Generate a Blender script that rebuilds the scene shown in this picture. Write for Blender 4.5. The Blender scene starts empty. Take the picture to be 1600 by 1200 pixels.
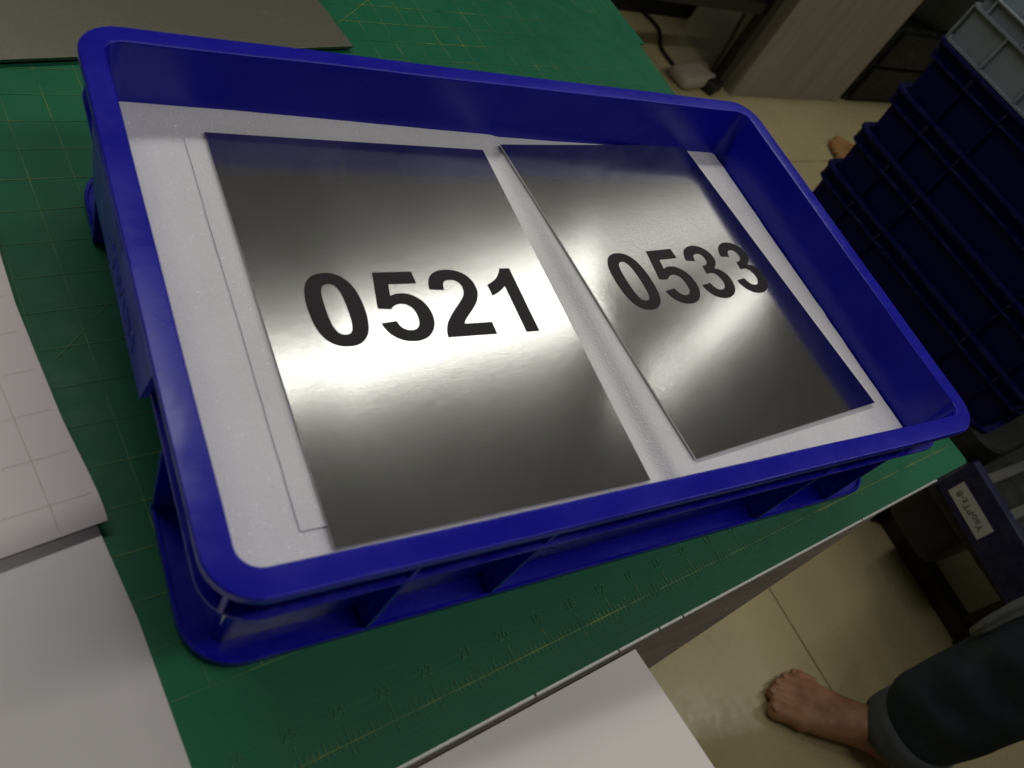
import bpy, bmesh, math, random
from mathutils import Vector, Matrix, noise
random.seed(7)
scn = bpy.context.scene
C = scn.collection
R = math.radians

# ------------------------------------------------------------------ camera
cam_d = bpy.data.cameras.new('camera')
cam = bpy.data.objects.new('camera', cam_d); C.objects.link(cam)
scn.camera = cam
rows = ((0.83264405, -0.37441103, 0.40806894), (0.0994832, 0.82597563, 0.55485795), (-0.54479994, -0.42140317, 0.7249913))
m = Matrix(rows).transposed().to_4x4()
m.translation = (-0.07309701, -0.1113406, 0.47015462)
cam.matrix_world = m
cam_d.sensor_width = 36; cam_d.lens = 1296.47 / 1600 * 36
cam_d.clip_start = 0.02; cam_d.clip_end = 60
cam_d.dof.use_dof = True; cam_d.dof.focus_distance = 0.72; cam_d.dof.aperture_fstop = 9.0

# ------------------------------------------------------------------ room light: dim indoor surroundings
w = bpy.data.worlds.new('World'); scn.world = w; w.use_nodes = True
bg = w.node_tree.nodes['Background']
bg.inputs['Color'].default_value = (1.0, 0.97, 0.88, 1); bg.inputs['Strength'].default_value = 0.045
scn.view_settings.view_transform = 'Standard'; scn.view_settings.look = 'None'
scn.view_settings.exposure = 0; scn.view_settings.gamma = 1
scn.cycles.use_denoising = True
scn.cycles.max_bounces = 8; scn.cycles.sample_clamp_indirect = 4

def rect_lamp(name, x0, y0, x1, y1, z, width, radiance, col):
    """a ceiling fluorescent fitting as a rectangular lamp"""
    L = bpy.data.lights.new(name, 'AREA'); L.shape = 'RECTANGLE'
    ln = math.hypot(x1 - x0, y1 - y0); L.size = ln; L.size_y = width
    L.energy = radiance * math.pi * ln * width; L.color = col
    o = bpy.data.objects.new(name, L); C.objects.link(o)
    o.location = ((x0 + x1) / 2, (y0 + y1) / 2, z); o.rotation_euler = (0, 0, math.atan2(y1 - y0, x1 - x0))
    return o
LC = (1.0, 0.985, 0.95)
rect_lamp('ceiling_light', 0.55, 1.49, 2.43, 1.71, 2.2, 0.08, 9.5, LC)
rect_lamp('ceiling_light', 2.40, 1.27, 3.05, 1.56, 2.2, 0.06, 4.2, LC)
rect_lamp('ceiling_light', 3.05, 1.56, 3.85, 1.92, 2.2, 0.06, 6.0, LC)
rect_lamp('ceiling_light', 2.62, 2.10, 4.10, 2.48, 2.2, 0.40, 1.0, LC)
rect_lamp('ceiling_light', 1.10, 1.58, 2.62, 2.04, 2.19, 0.10, 6, LC)  # made-up lamp, widens the left plate's highlight towards its right end
rect_lamp('ceiling_light', -1.15, 1.27, 0.40, 1.45, 2.2, 0.15, 20, LC)  # added fill from the back left, outside what the plates mirror
rect_lamp('ceiling_light', 0.20, -0.55, 1.70, -0.38, 2.2, 0.15, 14.5, LC)  # added overhead fill for foam and mat, not mirrored in the plates
rect_lamp('ceiling_light', 2.10, -0.33, 3.60, -0.16, 2.2, 0.15, 18, LC)  # added fill from the right, no known fitting there

# ------------------------------------------------------------------ materials
def mat(name, col, rough=0.5, metal=0.0, spec=0.5, **k):
    mm = bpy.data.materials.new(name); mm.use_nodes = True
    b = mm.node_tree.nodes['Principled BSDF']
    b.inputs['Base Color'].default_value = (*col, 1); b.inputs['Roughness'].default_value = rough
    b.inputs['Metallic'].default_value = metal; b.inputs['Specular IOR Level'].default_value = spec
    return mm
class NT:
    def __init__(s, mm): s.t = mm.node_tree; s.b = s.t.nodes['Principled BSDF']
    def n(s, kind, **k):
        nd = s.t.nodes.new(kind)
        for a, v in k.items():
            if a.startswith('i_'): nd.inputs[a[2:].replace('_', ' ')].default_value = v
            else: setattr(nd, a, v)
        return nd
    def l(s, a, b): s.t.links.new(a, b)
    def coord(s, scale=(1, 1, 1), rot=(0, 0, 0)):
        tc = s.n('ShaderNodeTexCoord'); mp = s.n('ShaderNodeMapping')
        mp.inputs['Scale'].default_value = scale; mp.inputs['Rotation'].default_value = rot
        s.l(tc.outputs['Object'], mp.inputs['Vector']); return mp.outputs[0]
    def noise(s, vec, scale, detail=3, rough=0.5):
        nd = s.n('ShaderNodeTexNoise'); nd.inputs['Scale'].default_value = scale
        nd.inputs['Detail'].default_value = detail; nd.inputs['Roughness'].default_value = rough
        s.l(vec, nd.inputs['Vector']); return nd.outputs['Fac']
    def ramp(s, fac, stops):
        nd = s.n('ShaderNodeValToRGB'); el = nd.color_ramp.elements
        while len(el) < len(stops): el.new(0.5)
        for e, (p, c) in zip(el, stops): e.position = p; e.color = (*c, 1) if len(c) == 3 else c
        s.l(fac, nd.inputs[0]); return nd.outputs[0]
    def maprange(s, v, a, b, c, d):
        nd = s.n('ShaderNodeMapRange'); nd.inputs[1].default_value = a; nd.inputs[2].default_value = b
        nd.inputs[3].default_value = c; nd.inputs[4].default_value = d; s.l(v, nd.inputs[0]); return nd.outputs[0]
    def bump(s, h, strength, dist):
        nd = s.n('ShaderNodeBump'); nd.inputs['Strength'].default_value = strength; nd.inputs['Distance'].default_value = dist
        s.l(h, nd.inputs['Height']); s.l(nd.outputs[0], s.b.inputs['Normal']); return nd
    def mix(s, f, a, b):
        nd = s.n('ShaderNodeMix'); nd.data_type = 'RGBA'
        for v, i in ((f, 0), (a, 6), (b, 7)):
            if hasattr(v, 'is_linked'): s.l(v, nd.inputs[i])
            elif i == 0: nd.inputs[0].default_value = v
            else: nd.inputs[i].default_value = (*v, 1)
        return nd.outputs[2]
    def math(s, op, a, b=None):
        nd = s.n('ShaderNodeMath'); nd.operation = op
        for v, i in ((a, 0), (b, 1)):
            if v is None: continue
            if hasattr(v, 'is_linked'): s.l(v, nd.inputs[i])
            else: nd.inputs[i].default_value = v
        return nd.outputs[0]

def plastic(name, col, rough=0.34):
    mm = mat(name, col, rough, spec=0.36); t = NT(mm); v = t.coord()
    big = t.noise(v, 9, 4, 0.6); fine = t.noise(v, 260, 2)
    c = t.mix(t.maprange(big, 0.3, 0.75, 0, 1), tuple(x * 0.86 for x in col), tuple(min(1, x * 1.1 + 0.002) for x in col))
    # scuffs: thin pale scratches
    sv = t.coord((3, 60, 40), (0, 0, 0.6)); sc = t.noise(sv, 4, 5, 0.7)
    c = t.mix(t.maprange(sc, 0.655, 0.76, 0, 0.30), c, (0.14, 0.14, 0.45))
    gm = t.n('ShaderNodeNewGeometry'); wear = t.math('MULTIPLY', t.maprange(gm.outputs['Pointiness'], 0.53, 0.66, 0, 1), t.maprange(t.noise(v, 34, 5, 0.7), 0.46, 0.66, 0, 0.55))
    c = t.mix(wear, c, tuple(min(1, x * 1.5 + 0.10) for x in col))
    t.l(c, t.b.inputs['Base Color'])
    t.l(t.maprange(big, 0.25, 0.8, rough - 0.08, rough + 0.14), t.b.inputs['Roughness'])
    mx = t.math('ADD', t.math('MULTIPLY', big, 1.0), t.math('MULTIPLY', fine, 0.03))
    t.bump(mx, 0.35, 0.004)
    return mm
M_blue = plastic('blue_plastic', (0.007, 0.006, 0.40), 0.25)
M_grey = plastic('grey_plastic', (0.20, 0.23, 0.25), 0.42)
M_panel_shaded = plastic('navy_plastic', (0.003, 0.004, 0.036), 0.55)  # label panel's blue darkened: its shade is put into the colour
M_blue_shaded = plastic('dark_navy_plastic', (0.0025, 0.0025, 0.055), 0.6)  # darker copy of the crate blue, painting in the stack's unlit faces
M_blue_shaded.node_tree.nodes['Principled BSDF'].inputs['Specular IOR Level'].default_value = 0.12
M_black = plastic('black_plastic', (0.006, 0.007, 0.006), 0.55)

def foam_mat():
    mm = mat('white_foam', (0.84, 0.82, 0.81), 0.55, spec=0.35); t = NT(mm); v = t.coord()
    vo = t.n('ShaderNodeTexVoronoi'); vo.inputs['Scale'].default_value = 620; t.l(v, vo.inputs['Vector'])
    cloud = t.noise(v, 14, 5, 0.65); grain = t.noise(v, 330, 3, 0.7)
    c = t.ramp(cloud, [(0.25, (0.74, 0.725, 0.72)), (0.55, (0.82, 0.80, 0.79)), (0.8, (0.87, 0.85, 0.835))])
    g = t.mix(t.maprange(grain, 0.35, 0.7, 0, 0.35), c, (0.90, 0.885, 0.87))
    vs = t.n('ShaderNodeTexVoronoi'); vs.inputs['Scale'].default_value = 520; t.l(v, vs.inputs['Vector'])
    pk = t.math('MULTIPLY', t.maprange(vs.outputs['Color'], 0.86, 0.9, 0, 1), t.maprange(vs.outputs['Distance'], 0.42, 0.28, 0, 1))
    g = t.mix(pk, g, (1.0, 1.0, 1.0))  # foam glints painted as white specks in the base colour
    dk = t.math('MULTIPLY', t.maprange(vs.outputs['Color'], 0.10, 0.07, 0, 0.3), t.maprange(vs.outputs['Distance'], 0.45, 0.3, 0, 1))
    g = t.mix(dk, g, (0.50, 0.49, 0.49)); t.l(g, t.b.inputs['Base Color'])
    # glinting cell skins: a few cells are far smoother than the rest
    sp = t.maprange(vo.outputs['Color'], 0.80, 0.9, 0.62, 0.16); t.l(sp, t.b.inputs['Roughness'])
    t.b.inputs['Subsurface Weight'].default_value = 0.15; t.b.inputs['Subsurface Radius'].default_value = (0.004, 0.004, 0.004)
    h = t.math('ADD', t.math('MULTIPLY', vo.outputs['Distance'], 0.9), t.math('MULTIPLY', cloud, 2.2))
    t.bump(h, 0.30, 0.0009)
    return mm
M_foam = foam_mat()

def metal_mat(name, col, rough, aniso, ang, streak=1.0, scratch=0.0):
    mm = mat(name, col, rough, 1.0); t = NT(mm)
    t.b.inputs['Anisotropic'].default_value = aniso
    # brushing runs along the plate's X: highlight stretched along its Y
    cv = t.n('ShaderNodeCombineXYZ'); cv.inputs[0].default_value = math.cos(ang); cv.inputs[1].default_value = math.sin(ang)
    vt = t.n('ShaderNodeVectorTransform'); vt.vector_type = 'VECTOR'; vt.convert_from = 'OBJECT'; vt.convert_to = 'WORLD'
    t.l(cv.outputs[0], vt.inputs[0]); t.l(vt.outputs[0], t.b.inputs['Tangent'])
    g = t.noise(t.coord((22, 900, 1)), 3, 4, 0.7); fine = t.noise(t.coord((110, 800, 1)), 1, 3, 0.7)
    blot = t.noise(t.coord(), 16, 5, 0.62); speck = t.noise(t.coord((700, 1100, 1)), 1, 2, 0.5)
    c = t.mix(t.maprange(g, 0.3, 0.7, 0, 1), tuple(x * (1 - .10 * streak) for x in col), tuple(min(1, x * (1 + .08 * streak)) for x in col))
    c = t.mix(t.maprange(speck, 0.66, 0.74, 0, 0.25 * streak), c, tuple(x * 0.55 for x in col))
    grain = t.noise(t.coord((0.8, 1.3, 1)), 800, 2, 0.6)
    c = t.mix(t.maprange(grain, 0.35, 0.68, 0, 0.5), c, tuple(x * 0.66 for x in col))
    # smeared finger grease
    c = t.mix(t.maprange(blot, 0.60, 0.8, 0, 0.10), c, (0.9, 0.92, 0.95))
    t.l(c, t.b.inputs['Base Color'])
    t.l(t.math('ADD', t.maprange(blot, 0.3, 0.8, rough - 0.022, rough - 0.008), t.math('MULTIPLY', grain, 0.03)), t.b.inputs['Roughness'])
    wav = t.noise(t.coord((1, 1.6, 1)), 5.5, 2, 0.45)
    h = t.math('ADD', t.math('ADD', t.math('MULTIPLY', wav, 0.8), t.math('MULTIPLY', fine, 0.10)), t.math('MULTIPLY', grain, 0.20))
    t.bump(h, 0.012 if streak else 0.02, 0.0045)
    return mm
M_plate = metal_mat('brushed_steel', (0.62, 0.615, 0.58), 0.138, 0.67, math.pi / 2, 1.5)
M_spare = metal_mat('dull_sheet_metal', (0.23, 0.22, 0.17), 0.46, 0.4, math.pi / 2)
M_alu = metal_mat('aluminium_trim', (0.5, 0.5, 0.48), 0.5, 0.0, 0)
M_vinyl = mat('black_vinyl', (0.030, 0.027, 0.028), 0.42, spec=0.14)

def mat_green():
    mm = mat('green_cutting_mat', (0.01, 0.14, 0.065), 0.5, spec=0.22); t = NT(mm); v = t.coord()
    big = t.noise(v, 3.2, 5, 0.62); sm = t.noise(v, 40, 4, 0.6)
    c = t.ramp(big, [(0.25, (0.006, 0.105, 0.050)), (0.5, (0.009, 0.135, 0.062)), (0.8, (0.022, 0.16, 0.075))])
    c = t.mix(t.maprange(sm, 0.45, 0.75, 0, 0.25), c, (0.03, 0.15, 0.08))
    cut = t.noise(t.coord((2, 120, 1), (0, 0, 0.5)), 3, 4, 0.7)
    c = t.mix(t.maprange(cut, 0.69, 0.75, 0, 0.35), c, (0.07, 0.21, 0.12)); t.l(c, t.b.inputs['Base Color'])
    t.l(t.maprange(sm, 0.3, 0.8, 0.38, 0.6), t.b.inputs['Roughness'])
    t.bump(t.math('ADD', sm, t.math('MULTIPLY', cut, 0.5)), 0.2, 0.0012)
    return mm
M_mat = mat_green()
def print_mat(name, a, b, base):
    mm = mat(name, a, 0.5, spec=0.3); t = NT(mm); v = t.coord()
    f = t.noise(v, 26, 5, 0.75); f2 = t.noise(v, 5, 3, 0.6)
    fm = t.math('MULTIPLY', t.maprange(f, 0.38, 0.62, 0, 1), t.maprange(f2, 0.36, 0.64, 0.10, 1.0))
    c = t.mix(fm, base, a); t.l(c, t.b.inputs['Base Color']); return mm
M_line = print_mat('worn_yellow_print', (0.30, 0.42, 0.09), None, (0.012, 0.14, 0.063))
M_num = print_mat('faint_yellow_print', (0.10, 0.24, 0.08), None, (0.018, 0.15, 0.066))

def paper(name, col, rough=0.45, spec=0.4, wav=0.0):
    mm = mat(name, col, rough, spec=spec); t = NT(mm); v = t.coord()
    a = t.noise(v, 5, 4, 0.55); f = t.noise(v, 240, 2)
    c = t.mix(t.maprange(a, 0.3, 0.7, 0, 1), tuple(x * 0.95 for x in col), tuple(min(1, x * 1.03) for x in col)); t.l(c, t.b.inputs['Base Color'])
    t.bump(t.math('ADD', t.math('MULTIPLY', a, 1 + wav), t.math('MULTIPLY', f, 0.02)), 0.15, 0.003)
    return mm
M_gpaper = paper('backing_paper', (0.83, 0.745, 0.725), 0.6)
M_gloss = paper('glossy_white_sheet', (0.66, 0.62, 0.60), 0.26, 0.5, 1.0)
M_board = paper('matt_white_board', (0.86, 0.80, 0.745), 0.5)
M_dot = print_mat('faded_ochre_print', (0.55, 0.40, 0.15), None, (0.78, 0.69, 0.66))
M_pink = print_mat('faded_grey_print', (0.52, 0.37, 0.31), None, (0.78, 0.69, 0.66))

def tile_mat():
    mm = mat('beige_tile', (0.34, 0.29, 0.155), 0.28, spec=0.4); t = NT(mm)
    g = t.n('ShaderNodeNewGeometry'); mp = t.n('ShaderNodeMapping'); t.l(g.outputs['Position'], mp.inputs[0])
    a = t.noise(mp.outputs[0], 2.2, 5, 0.6); b = t.noise(mp.outputs[0], 38, 4, 0.7)
    c = t.ramp(a, [(0.3, (0.43, 0.365, 0.185)), (0.55, (0.49, 0.42, 0.215)), (0.8, (0.53, 0.46, 0.25))])
    c = t.mix(t.maprange(b, 0.58, 0.8, 0, 0.3), c, (0.36, 0.30, 0.155)); t.l(c, t.b.inputs['Base Color'])
    t.l(t.maprange(b, 0.3, 0.8, 0.22, 0.42), t.b.inputs['Roughness']); t.bump(a, 0.1, 0.004); return mm
M_tile = tile_mat()
M_grout = mat('grout', (0.16, 0.13, 0.08), 0.9)
def wood(name, c1, c2, rough, sc):
    mm = mat(name, c1, rough, spec=0.3); t = NT(mm)
    a = t.noise(t.coord(sc), 3, 6, 0.65); b = t.noise(t.coord(tuple(x * 4 for x in sc)), 5, 3)
    c = t.mix(t.maprange(a, 0.3, 0.7, 0, 1), c1, c2); c = t.mix(t.maprange(b, 0.5, 0.8, 0, 0.3), c, tuple(x * 0.6 for x in c1))
    t.l(c, t.b.inputs['Base Color']); t.bump(a, 0.15, 0.002); return mm
M_ash = wood('grey_wood_grain', (0.27, 0.25, 0.19), (0.36, 0.33, 0.25), 0.5, (9, 9, 0.9))
M_skid = wood('very_dark_wood', (0.02, 0.015, 0.009), (0.04, 0.03, 0.018), 0.6, (20, 2, 20))
M_brown = wood('dark_brown_wood', (0.075, 0.055, 0.032), (0.14, 0.105, 0.06), 0.5, (2, 30, 30))
M_steel = mat('black_painted_steel', (0.012, 0.012, 0.011), 0.4)
M_rubber = mat('black_rubber', (0.01, 0.01, 0.01), 0.6)
M_pale = paper('pale_plastic', (0.42, 0.37, 0.27), 0.4)
M_rail = paper('grey_metal_rail', (0.10, 0.10, 0.085), 0.45)
M_label = paper('white_label', (0.42, 0.41, 0.38), 0.55)
M_ink = mat('dark_ink', (0.05, 0.04, 0.035), 0.6)
def cloth_mat(name, a, b, sc=500):
    mm = mat(name, a, 0.9, spec=0.15); t = NT(mm); v = t.coord()
    wv = t.noise(v, sc, 2); bl = t.noise(v, 14, 4, 0.6)
    c = t.mix(t.maprange(bl, 0.3, 0.7, 0, 1), a, b); t.l(c, t.b.inputs['Base Color'])
    t.bump(t.math('ADD', bl, t.math('MULTIPLY', wv, 0.06)), 0.5, 0.012); return mm
M_denim = cloth_mat('dark_denim', (0.020, 0.033, 0.042), (0.040, 0.055, 0.065))
M_cuff = cloth_mat('denim_inside', (0.075, 0.085, 0.09), (0.105, 0.115, 0.12))
M_shirt = cloth_mat('grey_cotton', (0.13, 0.14, 0.145), (0.19, 0.20, 0.205))
M_bag = cloth_mat('dark_grey_fabric', (0.035, 0.042, 0.038), (0.06, 0.068, 0.062), 120)
def skin_mat():
    mm = mat('skin', (0.30, 0.13, 0.055), 0.5, spec=0.3); t = NT(mm); v = t.coord()
    a = t.noise(v, 24, 5, 0.6); b = t.noise(v, 160, 3)
    c = t.ramp(a, [(0.3, (0.25, 0.11, 0.052)), (0.5, (0.36, 0.175, 0.082)), (0.75, (0.44, 0.23, 0.11))]); t.l(c, t.b.inputs['Base Color'])
    t.b.inputs['Subsurface Weight'].default_value = 0.1; t.b.inputs['Subsurface Radius'].default_value = (0.01, 0.004, 0.002)
    t.bump(t.math('ADD', a, t.math('MULTIPLY', b, 0.2)), 0.3, 0.004); return mm
M_skin = skin_mat()
M_nail = mat('toenail', (0.36, 0.19, 0.115), 0.6, spec=0.2)
M_tan = paper('tan_skin', (0.33, 0.165, 0.06), 0.6)

# ------------------------------------------------------------------ mesh helpers
def link(name, me, m, parent=None, smooth=False):
    if m is not None: me.materials.clear(); me.materials.append(m)
    o = bpy.data.objects.new(name, me); C.objects.link(o)
    if parent: o.parent = parent
    if smooth:
        for p in me.polygons: p.use_smooth = True
    return o
def from_bm(name, bm, m, parent=None, smooth=False):
    bmesh.ops.recalc_face_normals(bm, faces=bm.faces[:])
    me = bpy.data.meshes.new(name); bm.to_mesh(me); bm.free(); return link(name, me, m, parent, smooth)
def from_pd(name, v, f, m, parent=None, smooth=False):
    bm = bmesh.new(); vs = [bm.verts.new(x) for x in v]
    for q in f: bm.faces.new([vs[i] for i in q])
    return from_bm(name, bm, m, parent, smooth)
def bm_box(bm, lo, hi, mtx=None, bevel=0.0, seg=2):
    vs = [bm.verts.new((x, y, z)) for x in (lo[0], hi[0]) for y in (lo[1], hi[1]) for z in (lo[2], hi[2])]
    if mtx is not None:
        for v in vs: v.co = mtx @ v.co
    fs = [bm.faces.new([vs[i] for i in q]) for q in ((0, 1, 3, 2), (4, 6, 7, 5), (0, 4, 5, 1), (2, 3, 7, 6), (0, 2, 6, 4), (1, 5, 7, 3))]
    if bevel:
        es = list({e for f in fs for e in f.edges})
        bmesh.ops.bevel(bm, geom=es, offset=bevel, segments=seg, affect='EDGES', profile=0.5)
def box(name, lo, hi, m, parent=None, bevel=0.0, mtx=None, seg=2):
    bm = bmesh.new(); bm_box(bm, lo, hi, mtx, bevel, seg); return from_bm(name, bm, m, parent)
def tag(o, label, cat, group=None, kind=None):
    if label: o['label'] = label
    if cat: o['category'] = cat
    if group: o['group'] = group
    if kind: o['kind'] = kind
    return o
def empty(name, loc=(0, 0, 0), rz=0.0):
    o = bpy.data.objects.new(name, None); C.objects.link(o); o.empty_display_size = 0.05
    o.location = loc; o.rotation_euler = (0, 0, rz); return o
def copy_tree(o, parent=None):
    c = o.copy(); C.objects.link(c)
    if parent: c.parent = parent
    for ch in list(o.children): copy_tree(ch, c)
    return c
def rrect(x0, y0, x1, y1, r, n=8):
    pts = []
    for cx, cy, a0 in ((x1 - r, y0 + r, -90), (x1 - r, y1 - r, 0), (x0 + r, y1 - r, 90), (x0 + r, y0 + r, 180)):
        for i in range(n + 1):
            a = R(a0 + 90 * i / n); pts.append((cx + r * math.cos(a), cy + r * math.sin(a)))
    return pts
def ringed(pts, n=12):
    """split the long straight runs of a rounded rectangle so it can sag"""
    out = []
    for a, b in zip(pts, pts[1:] + pts[:1]):
        k = n if math.hypot(a[0] - b[0], a[1] - b[1]) > 0.1 else 1
        for i in range(k): out.append((a[0] + (b[0] - a[0]) * i / k, a[1] + (b[1] - a[1]) * i / k))
    return out
def tube_mesh(bm, pts, rad, seg=8, cap=True):
    rings = []; n = len(pts); P = [Vector(q) for q in pts]
    up = Vector((0, 0, 1))
    for i, q in enumerate(P):
        d = (P[min(i + 1, n - 1)] - P[max(i - 1, 0)]).normalized()
        a = d.cross(up if abs(d.z) < 0.95 else Vector((1, 0, 0))).normalized(); b = d.cross(a)
        r = rad[i] if isinstance(rad, (list, tuple)) else rad
        rings.append([bm.verts.new(q + a * (r * math.cos(2 * math.pi * k / seg)) + b * (r * math.sin(2 * math.pi * k / seg))) for k in range(seg)])
    for A, B in zip(rings, rings[1:]):
        for k in range(seg): bm.faces.new((A[k], A[(k + 1) % seg], B[(k + 1) % seg], B[k]))
    if cap: bm.faces.new(rings[0][::-1]); bm.faces.new(rings[-1])
def loft(bm, rings, cap=True):
    V = [[bm.verts.new(q) for q in r] for r in rings]
    for A, B in zip(V, V[1:]):
        n = len(A)
        for k in range(n): bm.faces.new((A[k], A[(k + 1) % n], B[(k + 1) % n], B[k]))
    if cap: bm.faces.new(V[0][::-1]); bm.faces.new(V[-1])
def apply_mods(o):
    dg = bpy.context.evaluated_depsgraph_get(); dg.update()
    me = bpy.data.meshes.new_from_object(o.evaluated_get(dg)); o.modifiers.clear(); o.data = me
    return o

# ------------------------------------------------------------------ digits (bold grotesque outlines, quadratic)
GL = {
'1': ['806,0 525,0 525,1059 q371,915,162,846 162,1101 q272,1137,401,1237.5 q530,1338,578,1472 806,1472'],
'0': ['561,1472 q774,1472,894,1320 q1037,1140,1037,723 q1037,307,893,125 q774,-25,561,-25 q347,-25,216,139.5 q85,304,85,726 q85,1140,229,1322 q348,1472,561,1472',
      '561,1239 q510,1239,470,1206.5 q430,1174,408,1090 q379,981,379,723 q379,465,405,368.5 q431,272,470.5,240 q510,208,561,208 q612,208,652,240.5 q692,273,714,357 q743,465,743,723 q743,981,717,1077.5 q691,1174,651.5,1206.5 q612,1239,561,1239'],
'2': ['1036,261 1036,0 51,0 q67,148,147,280.5 q227,413,463,632 q653,809,696,872 q754,959,754,1044 q754,1138,703.5,1188.5 q653,1239,564,1239 q476,1239,424,1186 q372,1133,364,1010 84,1038 q109,1270,241,1371 q373,1472,571,1472 q788,1472,912,1355 q1036,1238,1036,1064 q1036,965,1000.5,875.5 q965,786,888,688 q837,623,704,501 q571,379,535.5,339 q500,299,478,261'],
'5': ['91,377 371,406 q383,311,442,255.5 q501,200,578,200 q666,200,727,271.5 q788,343,788,487 q788,622,727.5,689.5 q667,757,570,757 q449,757,353,650 125,683 269,1446 1012,1446 1012,1183 482,1183 438,934 q532,981,630,981 q817,981,947,845 q1077,709,1077,492 q1077,311,972,169 q829,-25,575,-25 q372,-25,244,84 q116,193,91,377'],
'3': ['77,389 349,422 q362,318,419,263 q476,208,557,208 q644,208,703.5,274 q763,340,763,452 q763,558,706,620 q649,682,567,682 q513,682,438,661 469,890 q583,887,643,939.5 q703,992,703,1079 q703,1153,659,1197 q615,1241,542,1241 q470,1241,419,1191 q368,1141,357,1045 98,1089 q125,1222,179.5,1301.5 q234,1381,331.5,1426.5 q429,1472,550,1472 q757,1472,882,1340 q985,1232,985,1096 q985,903,774,788 q900,761,975.5,667 q1051,573,1051,440 q1051,247,910,111 q769,-25,559,-25 q360,-25,229,89.5 q98,204,77,389'],
}
def contour(s):
    pts = []
    for tk in s.split():
        if tk[0] == 'q':
            cx, cy, x, y = map(float, tk[1:].split(',')); x0, y0 = pts[-1]
            for i in range(1, 9):
                u = i / 8; pts.append(((1 - u) ** 2 * x0 + 2 * u * (1 - u) * cx + u * u * x, (1 - u) ** 2 * y0 + 2 * u * (1 - u) * cy + u * u * y))
        else: pts.append(tuple(map(float, tk.split(','))))
    if math.hypot(pts[0][0] - pts[-1][0], pts[0][1] - pts[-1][1]) < 1: pts.pop()
    return pts
def curve_mesh(cu, name):
    o = bpy.data.objects.new('tmp', cu); C.objects.link(o)
    dg = bpy.context.evaluated_depsgraph_get(); dg.update()
    me = bpy.data.meshes.new_from_object(o.evaluated_get(dg)); me.name = name
    bpy.data.objects.remove(o); bpy.data.curves.remove(cu); return me
GM = {}
def digit_mesh(ch):
    if ch in GM: return GM[ch]
    cu = bpy.data.curves.new('g', 'CURVE'); cu.dimensions = '2D'; cu.fill_mode = 'BOTH'; cu.extrude = 0.00012 * 2048 / 0.0585 / 1.39
    for s in GL[ch]:
        pts = contour(s); sp = cu.splines.new('POLY'); sp.points.add(len(pts) - 1); sp.use_cyclic_u = True
        for q, (x, y) in zip(sp.points, pts): q.co = (x, y, 0, 1)
    GM[ch] = curve_mesh(cu, 'numeral_' + ch); GM[ch].materials.append(M_vinyl); return GM[ch]
def text_mesh(s, size, ext=0.0):
    cu = bpy.data.curves.new('t', 'FONT'); cu.body = s; cu.size = size; cu.extrude = ext; cu.align_x = 'CENTER'; cu.resolution_u = 3
    return curve_mesh(cu, 'text')

# ------------------------------------------------------------------ setting: floor with tiles
RA = R(4.6)      # the room's direction against the tray
ZF = -0.80
floor = box('floor', (-4, -4, ZF - 0.06), (7, 7, ZF - 0.004), M_grout); tag(floor, None, None, kind='structure')
RM = Matrix.Rotation(RA, 4, 'Z')
uA = RM.inverted() @ Vector((1.278, 0.0, 0)); vB = RM.inverted() @ Vector((2.45, 1.39, 0))
T = 0.90; g = 0.0018; tile_me = None
for i in range(-3, 5):
    for j in range(-4, 4):
        if tile_me is None:
            o = box('tile', (g, g, -0.006), (T - g, T - g, 0), M_tile, bevel=0.0012, seg=1); tile_me = o.data
        else: o = bpy.data.objects.new('tile', tile_me); C.objects.link(o)
        o.parent = floor
        o.matrix_parent_inverse = Matrix()
        o.location = RM @ Vector((uA.x + i * T, vB.y + j * T, 0)); o.location.z = ZF + random.uniform(-.0004, .0004); o.rotation_euler = (0, 0, RA)

# ------------------------------------------------------------------ table, board under the mat, cutting mat
MA = R(6.45); MO = Vector((0.7715, 0.006, 0)); MM = Matrix.Translation(MO) @ Matrix.Rotation(MA, 4, 'Z')
table = empty('work_table', (0, 0.4, ZF)); tag(table, 'dark brown wooden work table under the green cutting mat', 'table')
def tchild(o, t):
    o.parent = t; o.matrix_parent_inverse = t.matrix_world.inverted() if False else Matrix.Translation(-t.location); return o
ta = R(9.6); TM = Matrix.Translation((0.60, -0.0165, 0)) @ Matrix.Rotation(ta, 4, 'Z')
top_pts = [TM @ Vector((-1.5, 0, 0)), TM @ Vector((0.0, 0, 0)), MM @ Vector((-0.02, 0.01, 0)), MM @ Vector((-0.02, 0.93, 0)), MM @ Vector((-1.6, 0.93, 0))]
bm = bmesh.new()
vt = [bm.verts.new((q.x, q.y, -0.012)) for q in top_pts]; vb = [bm.verts.new((q.x, q.y, -0.05)) for q in top_pts]
bm.faces.new(vt); bm.faces.new(vb[::-1])
for i in range(5): bm.faces.new((vt[i], vt[(i + 1) % 5], vb[(i + 1) % 5], vb[i]))
tchild(from_bm('tabletop', bm, M_brown), table)
for q in ((-0.12, 0.14), (-1.4, 0.14), (-0.12, 0.84), (-1.4, 0.84)):
    c = MM @ Vector((q[0], q[1], 0)); tchild(box('leg', (c.x - .025, c.y - .025, ZF), (c.x + .025, c.y + .025, -0.0505), M_brown, bevel=.003), table)

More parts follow.
